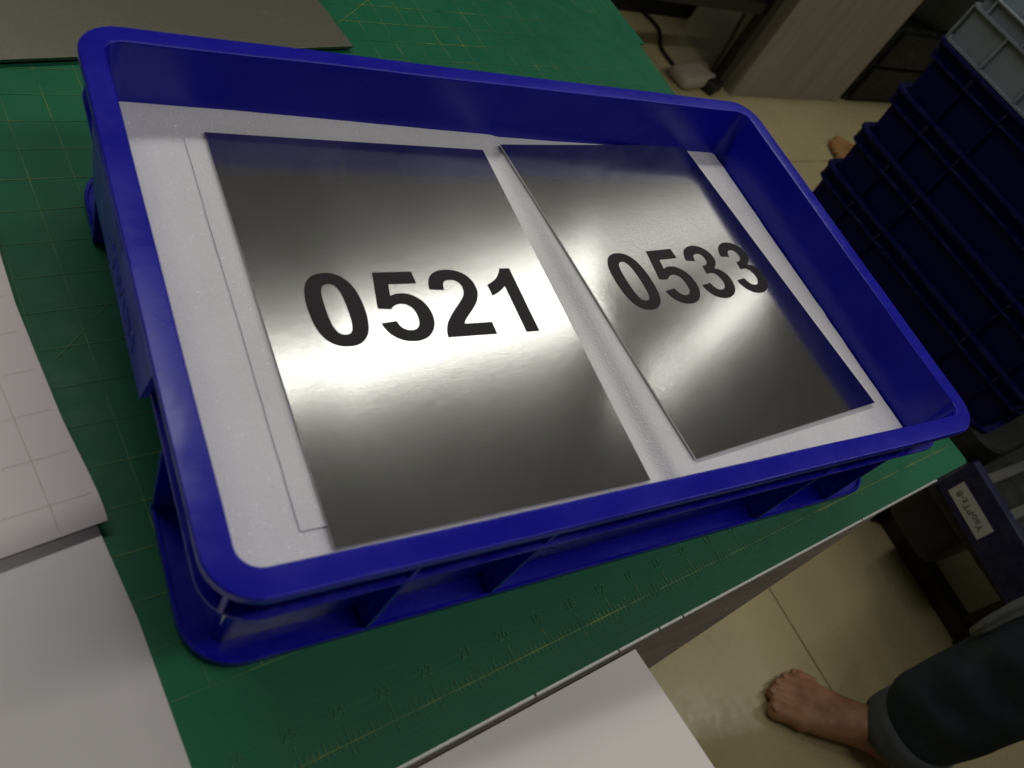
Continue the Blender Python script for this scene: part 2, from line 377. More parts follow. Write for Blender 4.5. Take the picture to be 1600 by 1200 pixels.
def mat_poly():
    return [(-1.45, 0), (-0.004, 0), (0.0, 0.004), (-0.007, 0.56), (-0.0005, 0.645), (0.0095, 0.648), (0.0125, 0.93), (-1.45, 0.93)]
def prism(name, pts, z0, z1, m, mtx):
    bm = bmesh.new(); a = [bm.verts.new(mtx @ Vector((x, y, z0))) for x, y in pts]; b = [bm.verts.new(mtx @ Vector((x, y, z1))) for x, y in pts]
    bm.faces.new(a[::-1]); bm.faces.new(b); n = len(pts)
    for i in range(n): bm.faces.new((a[i], a[(i + 1) % n], b[(i + 1) % n], b[i]))
    return from_bm(name, bm, m)
board = empty('backing_board', MM @ Vector((-0.7, 0.4, -0.012))); board.rotation_euler = (0, 0, MA)
tag(board, 'board with a bright metal edge strip beneath the green cutting mat', 'board')
bpy.context.view_layer.update()
o = prism('core', [(-1.449, 0.0012), (-0.006, 0.0012), (-0.010, 0.925), (-1.449, 0.925)], -0.0118, -0.0031, M_board, Matrix()); o.parent = board; o.matrix_parent_inverse = Matrix.Translation((0.7, -0.4, 0.012))
cuts = [-1.449, -0.575, -0.502, -0.462, -0.437, -0.197, -0.06]
strip_me = None
for a, b in zip(cuts, cuts[1:]):
    if b - a < 0.0075: continue
    o = box('edge_strip', (a, -0.0022, -0.0112), (b - 0.0006, 0.0010, -0.0035), M_alu, bevel=0.0008); o.parent = board; o.matrix_parent_inverse = Matrix.Translation((0.7, -0.4, 0.012))

cmat = prism('cutting_mat', mat_poly(), -0.003, 0.0, M_mat, Matrix()); cmat.matrix_world = MM
tag(cmat, 'green cutting mat with worn yellow grid lines and inch ruler', 'cutting mat')
# printed grid: thin sheets just above the mat
G = 0.0285; u0 = -0.0095; v0 = 0.0225; ZP = 0.00025
def quads(bm, x0, y0, x1, y1, wd, z=ZP):
    d = Vector((x1 - x0, y1 - y0, 0)); n = Vector((-d.y, d.x, 0)).normalized() * wd / 2
    a, b = Vector((x0, y0, z)), Vector((x1, y1, z)); bm.faces.new([bm.verts.new(q) for q in (a - n, b - n, b + n, a + n)])
bm = bmesh.new()
for i in range(1, 49): quads(bm, u0 - i * G, v0 + 2 * G, u0 - i * G, v0 + 31 * G, 0.0006)
for j in range(2, 32): quads(bm, u0 - 49 * G, v0 + j * G, u0 - G, v0 + j * G, 0.0006, ZP + 0.00006)
quads(bm, u0, v0, u0, v0 + 31 * G, 0.0006); quads(bm, u0 - 49 * G, v0, u0, v0, 0.0007, ZP + 0.00006)
for k in range(0, 49 * 8):
    x = u0 - k * G / 8; h = 0.011 if k % 8 == 0 else 0.0062 if k % 4 == 0 else 0.0036
    quads(bm, x, v0 - h * 0.6, x, v0 + h, 0.0005, ZP + 0.00012)
for k in range(0, 31 * 8):
    y = v0 + k * G / 8; h = 0.011 if k % 8 == 0 else 0.0062 if k % 4 == 0 else 0.0036
    quads(bm, u0 - h * 0.3, y, u0 + h * .45, y, 0.0005, ZP + 0.00012)
MI = MM.inverted()
for a, b in (((-.027, .218), (-.008, .239)), ((-.003, .246), (.019, .272)), ((0.246, .575), (.33, .66)), ((0.33, .664), (.40, .735))):
    p0, p1 = MI @ Vector((*a, 0)), MI @ Vector((*b, 0)); quads(bm, p0.x, p0.y, p1.x, p1.y, 0.0006, ZP + 0.00018)
gp = from_bm('grid_print', bm, M_line); gp.parent = cmat
for k in range(1, 46):
    me = text_mesh(str(k), 0.0090); o = link('ruler_number', me, M_num, cmat)
    o.location = (u0 - k * G, v0 + 0.0145, ZP + 0.0002)

# ------------------------------------------------------------------ the crate
def sweep(prof, x0, y0, x1, y1, rad, closed_profile=True, nseg=12, sag=None):
    """profile of (inset, z) carried round a rounded rectangle"""
    bm = bmesh.new(); rings = []
    for ins, z in prof:
        r = max(rad - ins, 0.003); pts = ringed(rrect(x0 + ins, y0 + ins, x1 - ins, y1 - ins, r), nseg)
        vs = []
        for x, y in pts:
            dx, dy, dz = sag(x, y, z) if sag else (0, 0, 0)
            vs.append(bm.verts.new((x + dx, y + dy, z + dz)))
        rings.append(vs)
    pr = list(zip(rings, rings[1:])) + ([(rings[-1], rings[0])] if closed_profile else [])
    for A, B in pr:
        n = len(A)
        for k in range(n): bm.faces.new((A[k], A[(k + 1) % n], B[(k + 1) % n], B[k]))
    return bm, rings
CW, CD, CH = 0.604, 0.382, 0.12
def crate_sag(x, y, z):
    # the long walls and the rim are a little out of true, as moulded crates are
    fx = (x / CW) * 2 - 1; f = (z / CH) ** 2
    s = 0.0022 * (1 - fx * fx) * f
    d = 0.0007 * noise.noise(Vector((x * 9, y * 9, 3.0))) * f
    return (d, (-s * .25 if y < CD / 2 else -s * .2) + d * .7, d)
def make_crate():
    root = empty('plastic_crate'); cat = 'crate'
    tag(root, 'open blue plastic crate lined with white foam, holding two numbered metal plates', 'crate', 'blue stacking crates')
    prof = [(.0210, .0025), (.0160, .079), (.0135, .1165), (.0026, .1165), (.0024, .1132), (.0003, .1134), (0, .1183), (.0004, .1193), (.0012, .12),
            (.0136, .12), (.0147, .1196), (.0154, .1184), (.0235, .0075)]
    bm, rg = sweep(prof, 0, 0, CW, CD, 0.028, False, 14, crate_sag)
    bm.faces.new(rg[0][::-1]); bm.faces.new(rg[-1])
    sh = from_bm('tub', bm, M_blue, root)
    for pl in sh.data.polygons: pl.use_smooth = True
    em = sh.modifiers.new('n', 'WEIGHTED_NORMAL'); em.keep_sharp = True
    try: sh.data.set_sharp_from_angle(angle=R(50))
    except Exception: pass
    bm, _ = sweep([(.0172, .0835), (.0040, .0838), (.0032, .0848), (.0034, .0864), (.0168, .0872)], 0, 0, CW, CD, 0.030, True, 6)
    from_bm('stacking_ledge', bm, M_blue, root)
    # base flange: two runs, open in the middle of each short side
    def flange(y_to, flip):
        bm = bmesh.new(); rings = []
        for ins, z in [(.022, .0008), (.0066, .0008), (.0058, .0020), (.0058, .0074), (.0066, .0080), (.0078, .0078), (.0084, .0048), (.022, .0052)]:
            r = .034 - ins + .004; x0, x1, y0 = ins, CW - ins, ins
            pts = [(x0, y_to)]
            for i in range(9):
                a = R(180 + 90 * i / 8); pts.append((x0 + r + r * math.cos(a), y0 + r + r * math.sin(a)))
            for i in range(9):
                a = R(270 + 90 * i / 8); pts.append((x1 - r + r * math.cos(a), y0 + r + r * math.sin(a)))
            pts.append((x1, y_to))
            rings.append([bm.verts.new((x, CD - y if flip else y, z)) for x, y in pts])
        n = len(rings); 
        for a in range(n):
            A, B = rings[a], rings[(a + 1) % n]
            for k in range(len(A) - 1): bm.faces.new((A[k], A[k + 1], B[k + 1], B[k]))
        bm.faces.new([q[0] for q in rings]); bm.faces.new([q[-1] for q in rings][::-1])
        from_bm('base_flange', bm, M_blue, root)
    flange(0.107, False); flange(CD - 0.309, True)
    # ribs share meshes
    lo = None; hi = None
    def rib(kind, x, y, rz):
        nonlocal lo, hi
        src = lo if kind == 'lo' else hi
        if src is None:
            bm = bmesh.new()
            if kind == 'lo': P = [(-.0013, .0062, .0045), (-.0013, .0218, .0045), (-.0013, .0168, .0838), (-.0013, .0050, .0838)]
            else: P = [(-.0012, .0046, .0868), (-.0012, .0160, .0868), (-.0012, .0146, .1166), (-.0012, .0040, .1166)]
            a = [bm.verts.new(q) for q in P]; b = [bm.verts.new((-q[0], q[1], q[2])) for q in P]
            bm.faces.new(a); bm.faces.new(b[::-1])
            for i in range(4): bm.faces.new((a[i], a[(i + 1) % 4], b[(i + 1) % 4], b[i]))
            o = from_bm('rib', bm, M_blue, root)
            if kind == 'lo': lo = o.data
            else: hi = o.data
        else: o = bpy.data.objects.new('rib', src); C.objects.link(o); o.parent = root
        o.location = (x, y, 0); o.rotation_euler = (0, 0, rz)
    for x in (.105, .190, .442, .530):
        for k in ('lo', 'hi'): rib(k, x, 0, 0); rib(k, CW - x if False else x, CD, math.pi)
    for y in (.1055, .3105):
        rib('lo', 0, y, -math.pi / 2); rib('lo', CW, y, math.pi / 2)
    for cx, cy, a in ((.0075, .0075, -45), (CW - .0075, .0075, 45), (CW - .0075, CD - .0075, 135), (.0075, CD - .0075, 225)):
        rib('hi', cx, cy, R(a))
    # grip panels hung under the rim on both short sides, with moulded lettering
    for side in (0, 1):
        P = [(.0, .122, .1160), (.0, .136, .0745), (.0, .284, .0745), (.0, .298, .1160)]
        bm = bmesh.new(); a = [bm.verts.new((-.0004, y, z)) for _, y, z in P]; b = [bm.verts.new((.0040, y, z)) for _, y, z in P]
        bm.faces.new(a[::-1]); bm.faces.new(b)
        for i in range(4): bm.faces.new((a[i], a[(i + 1) % 4], b[(i + 1) % 4], b[i]))
        o = from_bm('grip_panel', bm, M_blue, root)
        if side: o.location = (CW, CD + 0.038, 0); o.rotation_euler = (0, 0, math.pi)
        if not side:
            t = link('moulded_lettering', text_mesh('TWON', 0.020, 0.00015), M_blue, o)
            t.matrix_local = Matrix.Translation((-.0006, .190, .083)) @ Matrix(((0, 0, -1, 0), (-1, 0, 0, 0), (0, 1, 0, 0), (0, 0, 0, 1)))
    return root
crate = make_crate()
crate.location = (0, 0, 0.0006)

# foam in the crate: a sheet with torn edges, a pad under each plate
def foam_block(name, x0, y0, x1, y1, z0, z1, rough, nx, ny, seed, under=0.0, corner=0.0):
    bm = bmesh.new(); top = []; rnd = random.Random(seed)
    def jit(x, y, z):
        n1 = noise.noise(Vector((x * 60, y * 60, seed))); n2 = noise.noise(Vector((x * 14, y * 14, seed + 5.0)))
        return n1 * rough + n2 * rough * 0.7
    g = []
    for j in range(ny + 1):
        row = []
        for i in range(nx + 1):
            x = x0 + (x1 - x0) * i / nx; y = y0 + (y1 - y0) * j / ny; e = jit(x, y, 0)
            ex = -rough if i == nx else rough if i == 0 else 0; ey = -rough if j == ny else rough if j == 0 else 0
            edge = i in (0, nx) or j in (0, ny)
            row.append(bm.verts.new((x + (ex + e if i in (0, nx) else 0), y + (ey + e if j in (0, ny) else 0), z1 + (0.25 * rough * noise.noise(Vector((x * 25, y * 25, seed + 9.))) - (rough * .35 if edge else 0)))))
        g.append(row)
    for j in range(ny):
        for i in range(nx): bm.faces.new((g[j][i], g[j][i + 1], g[j + 1][i + 1], g[j + 1][i]))
    loop = g[0][:] + [g[j][nx] for j in range(1, ny + 1)] + g[ny][nx - 1::-1] + [g[j][0] for j in range(ny - 1, 0, -1)]
    cxm, cym = (x0 + x1) / 2, (y0 + y1) / 2
    if corner:
        for r_ in g:
            for v in r_:
                dx = max(0, abs(v.co.x - cxm) - ((x1 - x0) / 2 - corner)); dy = max(0, abs(v.co.y - cym) - ((y1 - y0) / 2 - corner)); d = math.hypot(dx, dy)
                if dx > 0 and dy > 0 and d > corner:
                    k = corner / d; v.co.x += math.copysign(dx * (k - 1), v.co.x - cxm); v.co.y += math.copysign(dy * (k - 1), v.co.y - cym)
    low = [bm.verts.new((v.co.x - math.copysign(under, v.co.x - cxm), v.co.y - math.copysign(under, v.co.y - cym), z0)) for v in loop]; n = len(loop)
    for k in range(n): bm.faces.new((loop[k], low[k], low[(k + 1) % n], loop[(k + 1) % n]))
    bm.faces.new(low)
    o = from_bm(name, bm, M_foam, None, True)
    try: o.data.set_sharp_from_angle(angle=R(45))
    except Exception: pass
    return o
fs = foam_block('foam_sheet', 0.0195, 0.0195, 0.5840, 0.3655, 0.0086, 0.0668, 0.0009, 170, 110, 1.0, 0.006, 0.011)
for v in fs.data.vertices:      # the oversize sheet rides up the back wall
    if v.co.z > 0.05:
        t = min(1, max(0, (v.co.y - .338) / .028)); t = t * t * (3 - 2 * t); x = v.co.x
        b = min(1, max(0, (x - .311) / .012)); b = b * b * (3 - 2 * b)
        v.co.z += b * (.0046 + .0105 * (.351 - v.co.y)) * (1 - .0 * t)
        v.co.z += (1 - b) * t * (.0105 if x < .1 else .0105 - .0085 * min(1, (x - .1) / .45))
tag(fs, 'thick white foam sheet with torn edges filling the floor of the open blue crate', 'foam sheet')
fp = foam_block('foam_pad', 0.0632, 0.049, 0.3035, 0.357, 0.0671, 0.0681, 0.0003, 90, 100, 4.0)
tag(fp, 'thin smooth foam pad lying under the plate numbered 0521', 'foam pad')

# numbered plates
PW, PH, PT = 0.2226, 0.3119, 0.0015
def make_plate(digits, loc, rot, dx, dy, s):
    root = empty('number_plate', loc); root.rotation_euler = rot
    nx, ny = 24, 34; bm = bmesh.new(); g = []
    bend = lambda x, y: 0.0010 * math.sin(x / PW * 2.2 + .5) * (y / PH) + 0.0006 * noise.noise(Vector((x * 7, y * 7, ord(digits[-1]))))
    for j in range(ny + 1):
        g.append([bm.verts.new((PW * i / nx, -PH * j / ny, bend(PW * i / nx, PH * j / ny))) for i in range(nx + 1)])
    fs = [bm.faces.new((g[j][i], g[j + 1][i], g[j + 1][i + 1], g[j][i + 1])) for j in range(ny) for i in range(nx)]
    lo = [[bm.verts.new((v.co.x, v.co.y, v.co.z - PT)) for v in r] for r in g]
    for j in range(ny):
        for i in range(nx): bm.faces.new((lo[j][i], lo[j][i + 1], lo[j + 1][i + 1], lo[j + 1][i]))
    for i in range(nx):
        bm.faces.new((g[0][i], g[0][i + 1], lo[0][i + 1], lo[0][i])); bm.faces.new((g[ny][i], lo[ny][i], lo[ny][i + 1], g[ny][i + 1]))
    for j in range(ny):
        bm.faces.new((g[j][0], lo[j][0], lo[j + 1][0], g[j + 1][0])); bm.faces.new((g[j][nx], g[j + 1][nx], lo[j + 1][nx], lo[j][nx]))
    p = from_bm('sheet', bm, M_plate, root)
    for pl in p.data.polygons: pl.use_smooth = True
    try: p.data.set_sharp_from_angle(angle=R(40))
    except Exception: pass
    x = dx
    for c in digits:
        o = bpy.data.objects.new('numeral', digit_mesh(c).copy()); C.objects.link(o); o.parent = root
        for v in o.data.vertices:
            X = x + v.co.x * s; Y = dy + v.co.y * s; up = v.co.z > 0
            v.co = (X, Y, bend(X, -Y) + (0.00020 if up else 0.00002))
        x += 1139 * s
    return root
S = 0.0580 / 1472
pl1 = make_plate('0521', (0.07725, 0.3465, 0.0706), (R(.08), R(.12), R(.06)), 0.029 - 85 * S, -0.1845, S)
tag(pl1, 'brushed metal plate numbered 0521 lying on foam in the left half of the crate', 'number plate', 'numbered metal plates in the crate')
pl2 = make_plate('0533', (0.3172, 0.3508, 0.0738), (R(-.6), R(-.16), R(4.24)), 0.029 - 85 * S, -0.1845, S)
tag(pl2, 'brushed metal plate numbered 0533 lying askew on foam beside the crate wall', 'number plate', 'numbered metal plates in the crate')

# ------------------------------------------------------------------ spare metal plate on the mat, papers, white board
sp = box('metal_sheet', (-0.52, 0, 0), (0, 0.36, 0.0030), M_spare, bevel=0.0004)
sp.location = (0.2695, 0.5560, 0.0030); sp.rotation_euler = (R(0.2), 0, R(13.4))
tag(sp, 'dull grey metal sheet lying on the green mat behind the crate', 'metal sheet')

def sheet(name, outline_fn, nx, ny, zfn, th, m):
    bm = bmesh.new(); g = []; lo = []
    for j in range(ny + 1):
        r = []; q = []
        for i in range(nx + 1):
            x, y = outline_fn(i / nx, j / ny); z = zfn(i / nx, j / ny); r.append(bm.verts.new((x, y, z))); q.append(bm.verts.new((x, y, z - th)))
        g.append(r); lo.append(q)
    for j in range(ny):
        for i in range(nx):
            bm.faces.new((g[j][i], g[j][i + 1], g[j + 1][i + 1], g[j + 1][i])); bm.faces.new((lo[j][i], lo[j + 1][i], lo[j + 1][i + 1], lo[j][i + 1]))
    for i in range(nx):
        bm.faces.new((g[0][i], lo[0][i], lo[0][i + 1], g[0][i + 1])); bm.faces.new((g[ny][i], g[ny][i + 1], lo[ny][i + 1], lo[ny][i]))
    for j in range(ny):
        bm.faces.new((g[j][0], g[j + 1][0], lo[j + 1][0], lo[j][0])); bm.faces.new((g[j][nx], lo[j][nx], lo[j + 1][nx], g[j + 1][nx]))
    o = from_bm(name, bm, m, None, True)
    try: o.data.set_sharp_from_angle(angle=R(50))
    except Exception: pass
    return o
def lerp_pts(pts, t):
    k = t * (len(pts) - 1); i = min(int(k), len(pts) - 2); f = k - i
    return tuple(a + (b - a) * f for a, b in zip(pts[i], pts[i + 1]))
# right edge of the white sheet from its back end to past the table's edge
gl_r = [(-0.062, 0.30), (-0.030, 0.135), (-0.0222, 0.103), (-0.011, 0.045), (-0.0003, -0.036), (0.0045, -0.075)]
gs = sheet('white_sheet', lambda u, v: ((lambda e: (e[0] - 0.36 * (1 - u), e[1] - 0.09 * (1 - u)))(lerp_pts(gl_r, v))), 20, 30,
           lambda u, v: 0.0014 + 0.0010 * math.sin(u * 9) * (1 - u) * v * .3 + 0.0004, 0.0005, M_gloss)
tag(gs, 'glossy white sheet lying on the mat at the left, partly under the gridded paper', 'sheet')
pr = [(-0.056, 0.42), (-0.049, 0.290), (-0.045, 0.249), (-0.0382, 0.206), (-0.0312, 0.165), (-0.0222, 0.1265), (-0.0172, 0.1015)]
def pz(u, v):
    lift = 0.010 + 0.009 * max(0, (v - .3) / .7) + 0.004 * math.sin(v * 4.5) * u
    roll = -0.006 * max(0, (v - .90) / .10) ** 2
    return lift + roll
gpap = sheet('backing_paper', lambda u, v: ((lambda e: (e[0] - 0.34 * (1 - u), e[1] - 0.075 * (1 - u)))(lerp_pts(pr, v))), 30, 48, pz, 0.0004, M_gpaper)
tag(gpap, 'white backing paper with a faded dotted inch grid curling over the glossy sheet', 'paper')
bm = bmesh.new()
def on_paper(x, y):
    # v from y along the right edge, u from x
    v = 0.5
    for _ in range(12):
        e = lerp_pts(pr, min(max(v, 0), .9999)); u = 1 - (e[0] - x) / 0.34; yy = e[1] - 0.075 * (1 - u)
        v -= (y - yy) / (0.3185); 
        v = min(max(v, 0.0), 0.9999)
    return u, v, pz(u, v) + 0.0005
def dash(a, b, n, fill, wd, bm):
    a, b = Vector(a), Vector(b); nn = Vector((-(b - a).y, (b - a).x)).normalized() * wd / 2
    for i in range(n):
        p0 = a.lerp(b, i / n); p1 = a.lerp(b, (i + fill) / n); q = []
        for pp in (p0 - nn, p1 - nn, p1 + nn, p0 + nn):
            u, v, z = on_paper(pp.x, pp.y)
            if u > 0.992 or u < 0.0 or v >= 0.985 or v <= 0.01: q = None; break
            q.append((pp.x, pp.y, z))
        if q: bm.faces.new([bm.verts.new(t) for t in q])
# paper grid frame: rotated a little more than the mat
pa = R(10.5); ex = Vector((math.cos(pa), math.sin(pa))); ey = Vector((-math.sin(pa), math.cos(pa))); P0 = Vector((-0.0440, 0.1130))
for k in range(-10, 3): dash(P0 + ex * G * k - ey * .04, P0 + ex * G * k + ey * .34, 190, .62, 0.00055, bm)
bm2 = bmesh.new()
for k in range(-1, 12): dash(P0 + ey * G * k - ex * .32, P0 + ey * G * k + ex * .06, 190, .55, 0.0005, bm2)
o = from_bm('printed_lines', bm, M_dot); o.parent = gpap
o = from_bm('printed_lines', bm2, M_pink); o.parent = gpap

side = empty('side_table', (-0.1, -0.4, ZF)); tag(side, 'plain white board top of a side table pushed against the work table', 'table')
wb = [(-0.75, -0.172), (0.2885, -0.0535), (0.3075, -0.140), (0.36, -0.40), (-0.70, -0.60)]
o = prism('board', wb, -0.0118, -0.0078, M_board, Matrix()); tchild(o, side)
for q in ((0.24, -0.16), (-0.6, -0.26), (0.28, -0.38), (-0.6, -0.5)): tchild(box('leg', (q[0] - .02, q[1] - .02, ZF), (q[0] + .02, q[1] + .02, -0.0118), M_board), side)

# ------------------------------------------------------------------ stack of crates at the right
ca = R(-84.6); SC = 1.08
base = Vector((1.565, 0.822, 0))
labs = ['dark blue plastic crate at the bottom of the stack, resting on the black bin',
        'dark blue plastic crate second from the bottom of the stack by the desk',
        'dark blue plastic crate third from the bottom of the stack by the desk',
        'topmost dark blue plastic crate of the stack, directly under the grey crate']
zt = [-0.307, -0.201, -0.0965, 0.0155]
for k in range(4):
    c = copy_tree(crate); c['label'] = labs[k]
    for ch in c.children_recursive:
        if ch.type == 'MESH': ch.material_slots[0].link = 'OBJECT'; ch.material_slots[0].material = M_blue_shaded
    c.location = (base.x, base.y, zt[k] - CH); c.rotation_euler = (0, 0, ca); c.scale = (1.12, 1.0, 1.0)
bb = empty('black_bin', (base.x, base.y, ZF), ca); tag(bb, 'black plastic bin with rounded corners carrying the stack of blue crates', 'bin')
bm = bmesh.new(); rings = []
for ins, z in [(.02, 0), (.012, .28), (.0, .285), (.0, .365), (.004, .3705), (.02, .3705)]:
    rings.append([(x, y, z) for x, y in rrect(.03 + ins, .01 + ins, .72 - ins, .40 - ins, .05)])
loft(bm, rings); from_bm('body', bm, M_black, bb)
bm = bmesh.new(); loft(bm, [[(x, y, z) for x, y in rrect(.03 - e, .01 - e, .72 + e, .40 + e, .05 + e)] for e, z in ((.0, .30), (.004, .302), (.004, .309), (0, .311))]); from_bm('band', bm, M_black, bb)

gc = empty('grey_crate', (base.x + .006, base.y - .004, 0.0175), ca); tag(gc, 'grey plastic crate with ribbed sides on top of the blue crate stack', 'crate')
gw, gd, gh = 0.64, 0.40, 0.104
bm = bmesh.new(); ringz = []
for ins, z in [(.010, 0), (.010, .100), (.001, .1005), (0, .1035), (.004, .104), (.012, .104), (.014, .02)]:
    ringz.append([(x, y, z) for x, y in rrect(ins, ins, gw - ins, gd - ins, max(.02 - ins, .004))])
loft(bm, ringz); from_bm('tub', bm, M_grey, gc)
for z in (0.0, .070): 
    bm = bmesh.new(); q = [[(x, y, zz) for x, y in rrect(i, i, gw - i, gd - i, .02)] for i, zz in ((.0105, z), (.0005, z + .0002), (.0005, z + .0042), (.0105, z + .0045))]; loft(bm, q, False); from_bm('rib', bm, M_grey, gc)
for i in range(0, 7):
    x = .008 + .0955 * i
    for y0, y1 in ((.0008, .0105), (gd - .0105, gd - .0008)):
        box('rib', (x - .0016, y0, .0047), (x + .0016, y1, .0698), M_grey, gc); box('rib', (x + .03 - .0016, y0, .0747), (x + .03 + .0016, y1, .0998), M_grey, gc)
lid = box('inner_sheet', (.016, .016, .060), (gw - .016, gd - .016, .066), M_grey, gc)

# rack beside the stack: black deck, grey rails, blue label panel
rk = empty('storage_rack', (1.70, -0.05, ZF)); tag(rk, 'low black storage rack with a blue label panel beside the table end', 'rack')
def rkc(o): return tchild(o, rk)
rkc(box('deck', (1.505, -0.24, -0.515), (2.35, 0.135, -0.49), M_black, bevel=.004))
pm = Matrix.Translation((1.50, 0.104, 0)) @ Matrix.Rotation(R(-97), 4, 'Z')
pn = box('front_panel', (0, 0, -0.4885), (0.36, 0.022, -0.396), M_panel_shaded, bevel=.003, mtx=pm); rkc(pn)
for y in (.075, -.005): rkc(box('rail', (1.545, y - .011, -0.4895), (2.33, y + .011, -0.468), M_rail, bevel=.003, mtx=Matrix.Rotation(R(2), 4, 'Z') @ Matrix.Translation((0, -.055, 0))))
lb = box('label_card', (.024, -.0012, -0.4715), (.128, -.0002, -0.4335), M_label, mtx=pm); lb.parent = pn
t = link('lettering', text_mesh('YaoPTz-8', 0.021), M_ink, lb)
t.matrix_local = pm @ Matrix.Translation((.076, -.0018, -0.4585)) @ Matrix(((-1, 0, 0, 0), (0, 0, 1, 0), (0, -1, 0, 0), (0, 0, 0, 1))) @ Matrix.Translation((0, -0.012, 0))
rkc(box('skid', (1.715, -0.17, ZF), (1.755, 0.85, ZF + .045), M_skid)); rkc(box('skid', (2.25, -0.17, ZF), (2.29, 0.85, ZF + .045), M_skid))
rkc(box('skid_foot', (1.705, -0.215, ZF), (1.765, -0.172, ZF + .06), M_skid, bevel=.004))
for x, y in ((1.735, -.15), (2.27, -.15), (1.735, .11), (2.27, .11)): rkc(box('post', (x - .014, y - .014, ZF + .0455), (x + .014, y + .014, -0.516), M_steel))
rkc(box('side_block', (1.55, -0.02, -0.66), (1.70, 0.13, -0.516), M_black, bevel=.03, seg=4))
tg = box('paper_tag', (0, 0, 0), (.03, .022, .002), M_label); tg.location = (1.575, 0.165, -0.49); tg.rotation_euler = (R(40), R(-20), R(30))

# ------------------------------------------------------------------ desk at the back right
dk = empty('desk', (2.31, 1.71, ZF), RA); tag(dk, 'desk with a grey wood grain end cabinet and black steel frame on the tiled floor', 'desk')
box('cabinet', (0, 0, 0), (.665, .16, .80), M_ash, dk, bevel=.002)
box('desktop', (-.9, -.03, .801), (.70, .75, .83), M_ash, dk, bevel=.002)
bm = bmesh.new(); bm_box(bm, (-.085, .02, 0), (-.045, .06, .80)); from_bm('frame_leg', bm, M_steel, dk)
bm = bmesh.new(); bm_box(bm, (-.86, .03, .30), (-.086, .06, .34)); from_bm('frame_rail', bm, M_steel, dk)
bm = bmesh.new(); bm_box(bm, (-.90, .02, 0), (-.861, .06, .80)); from_bm('frame_leg', bm, M_steel, dk)
def cable(name, pts, r, label):
    n = 6; P = [Vector(q) for q in pts]; out = []
    for i in range(len(P) - 1):
        a, b, c, d = P[max(i - 1, 0)], P[i], P[i + 1], P[min(i + 2, len(P) - 1)]
        for k in range(n):
            t = k / n; out.append(0.5 * ((2 * b) + (-a + c) * t + (2 * a - 5 * b + 4 * c - d) * t * t + (-a + 3 * b - 3 * c + d) * t ** 3))
    out.append(P[-1]); bm = bmesh.new(); tube_mesh(bm, out, r, 7); o = from_bm(name, bm, M_rubber, None, True); tag(o, label, 'cable'); return o
cable('power_cable', [(2.20, 1.755, ZF + .012), (2.12, 1.80, ZF + .008), (2.10, 1.92, ZF + .008), (2.16, 2.05, ZF + .008), (2.13, 2.20, ZF + .008), (2.20, 2.42, ZF + .008)], .007, 'thin black cable snaking over the floor left of the desk leg')
cable('power_cable', [(2.225, 1.72, ZF + .012), (2.21, 1.76, ZF + .05), (2.20, 1.77, ZF + .2), (2.17, 1.775, ZF + .42), (2.19, 1.78, ZF + .79)], .006, 'black cable hanging down beside the black desk leg')
bk = box('plug_block', (0, 0, 0), (.085, .05, .045), M_rubber, bevel=.012, seg=3); bk.location = (2.19, 1.685, ZF); bk.rotation_euler = (0, 0, .5); tag(bk, 'small black plug block at the foot of the desk leg', 'plug')
ps = box('pale_block', (-.10, -.05, 0), (.10, .05, .05), M_pale, bevel=.022, seg=4); ps.location = (2.145, 1.765, ZF); ps.rotation_euler = (0, 0, R(14)); tag(ps, 'rounded pale plastic block on the floor behind the crate corner', 'block')
nb = empty('navy_box', (1.98, 2.12, ZF), RA); tag(nb, 'dark navy box on the floor beyond the mat corner', 'box')
box('body', (0, 0, 0), (.42, .5, .30), M_black, nb, bevel=.012); box('lid', (-.008, -.008, .301), (.428, .508, .34), M_black, nb, bevel=.01)
# dark bag and chair base between the desk and the crates
bm = bmesh.new()
bmesh.ops.create_icosphere(bm, subdivisions=4, radius=1)
for v in bm.verts:
    c = v.co; n = noise.noise(c * 1.7) * .12 + noise.noise(c * 4) * .05; c *= 1 + n
    v.co = (c.x * .34, c.y * .26, max(c.z, -.72) * .36 + .26)
bag = from_bm('bag', bm, M_bag, None, True); bag.location = (3.28, 2.0, ZF + .34); tag(bag, 'dark grey crumpled bag on the black drawer unit behind the crate stack', 'bag')
cb = empty('drawer_unit', (3.02, 1.78, ZF), RA); tag(cb, 'low black drawer unit in the shade right of the grey wood cabinet', 'drawer unit')
box('body', (0, 0, 0), (.55, .5, .34), M_black, cb, bevel=.01)
for z in (.02, .18):
    d = box('drawer', (.02, -.018, z), (.53, -.0005, z + .145), M_black, cb, bevel=.004)

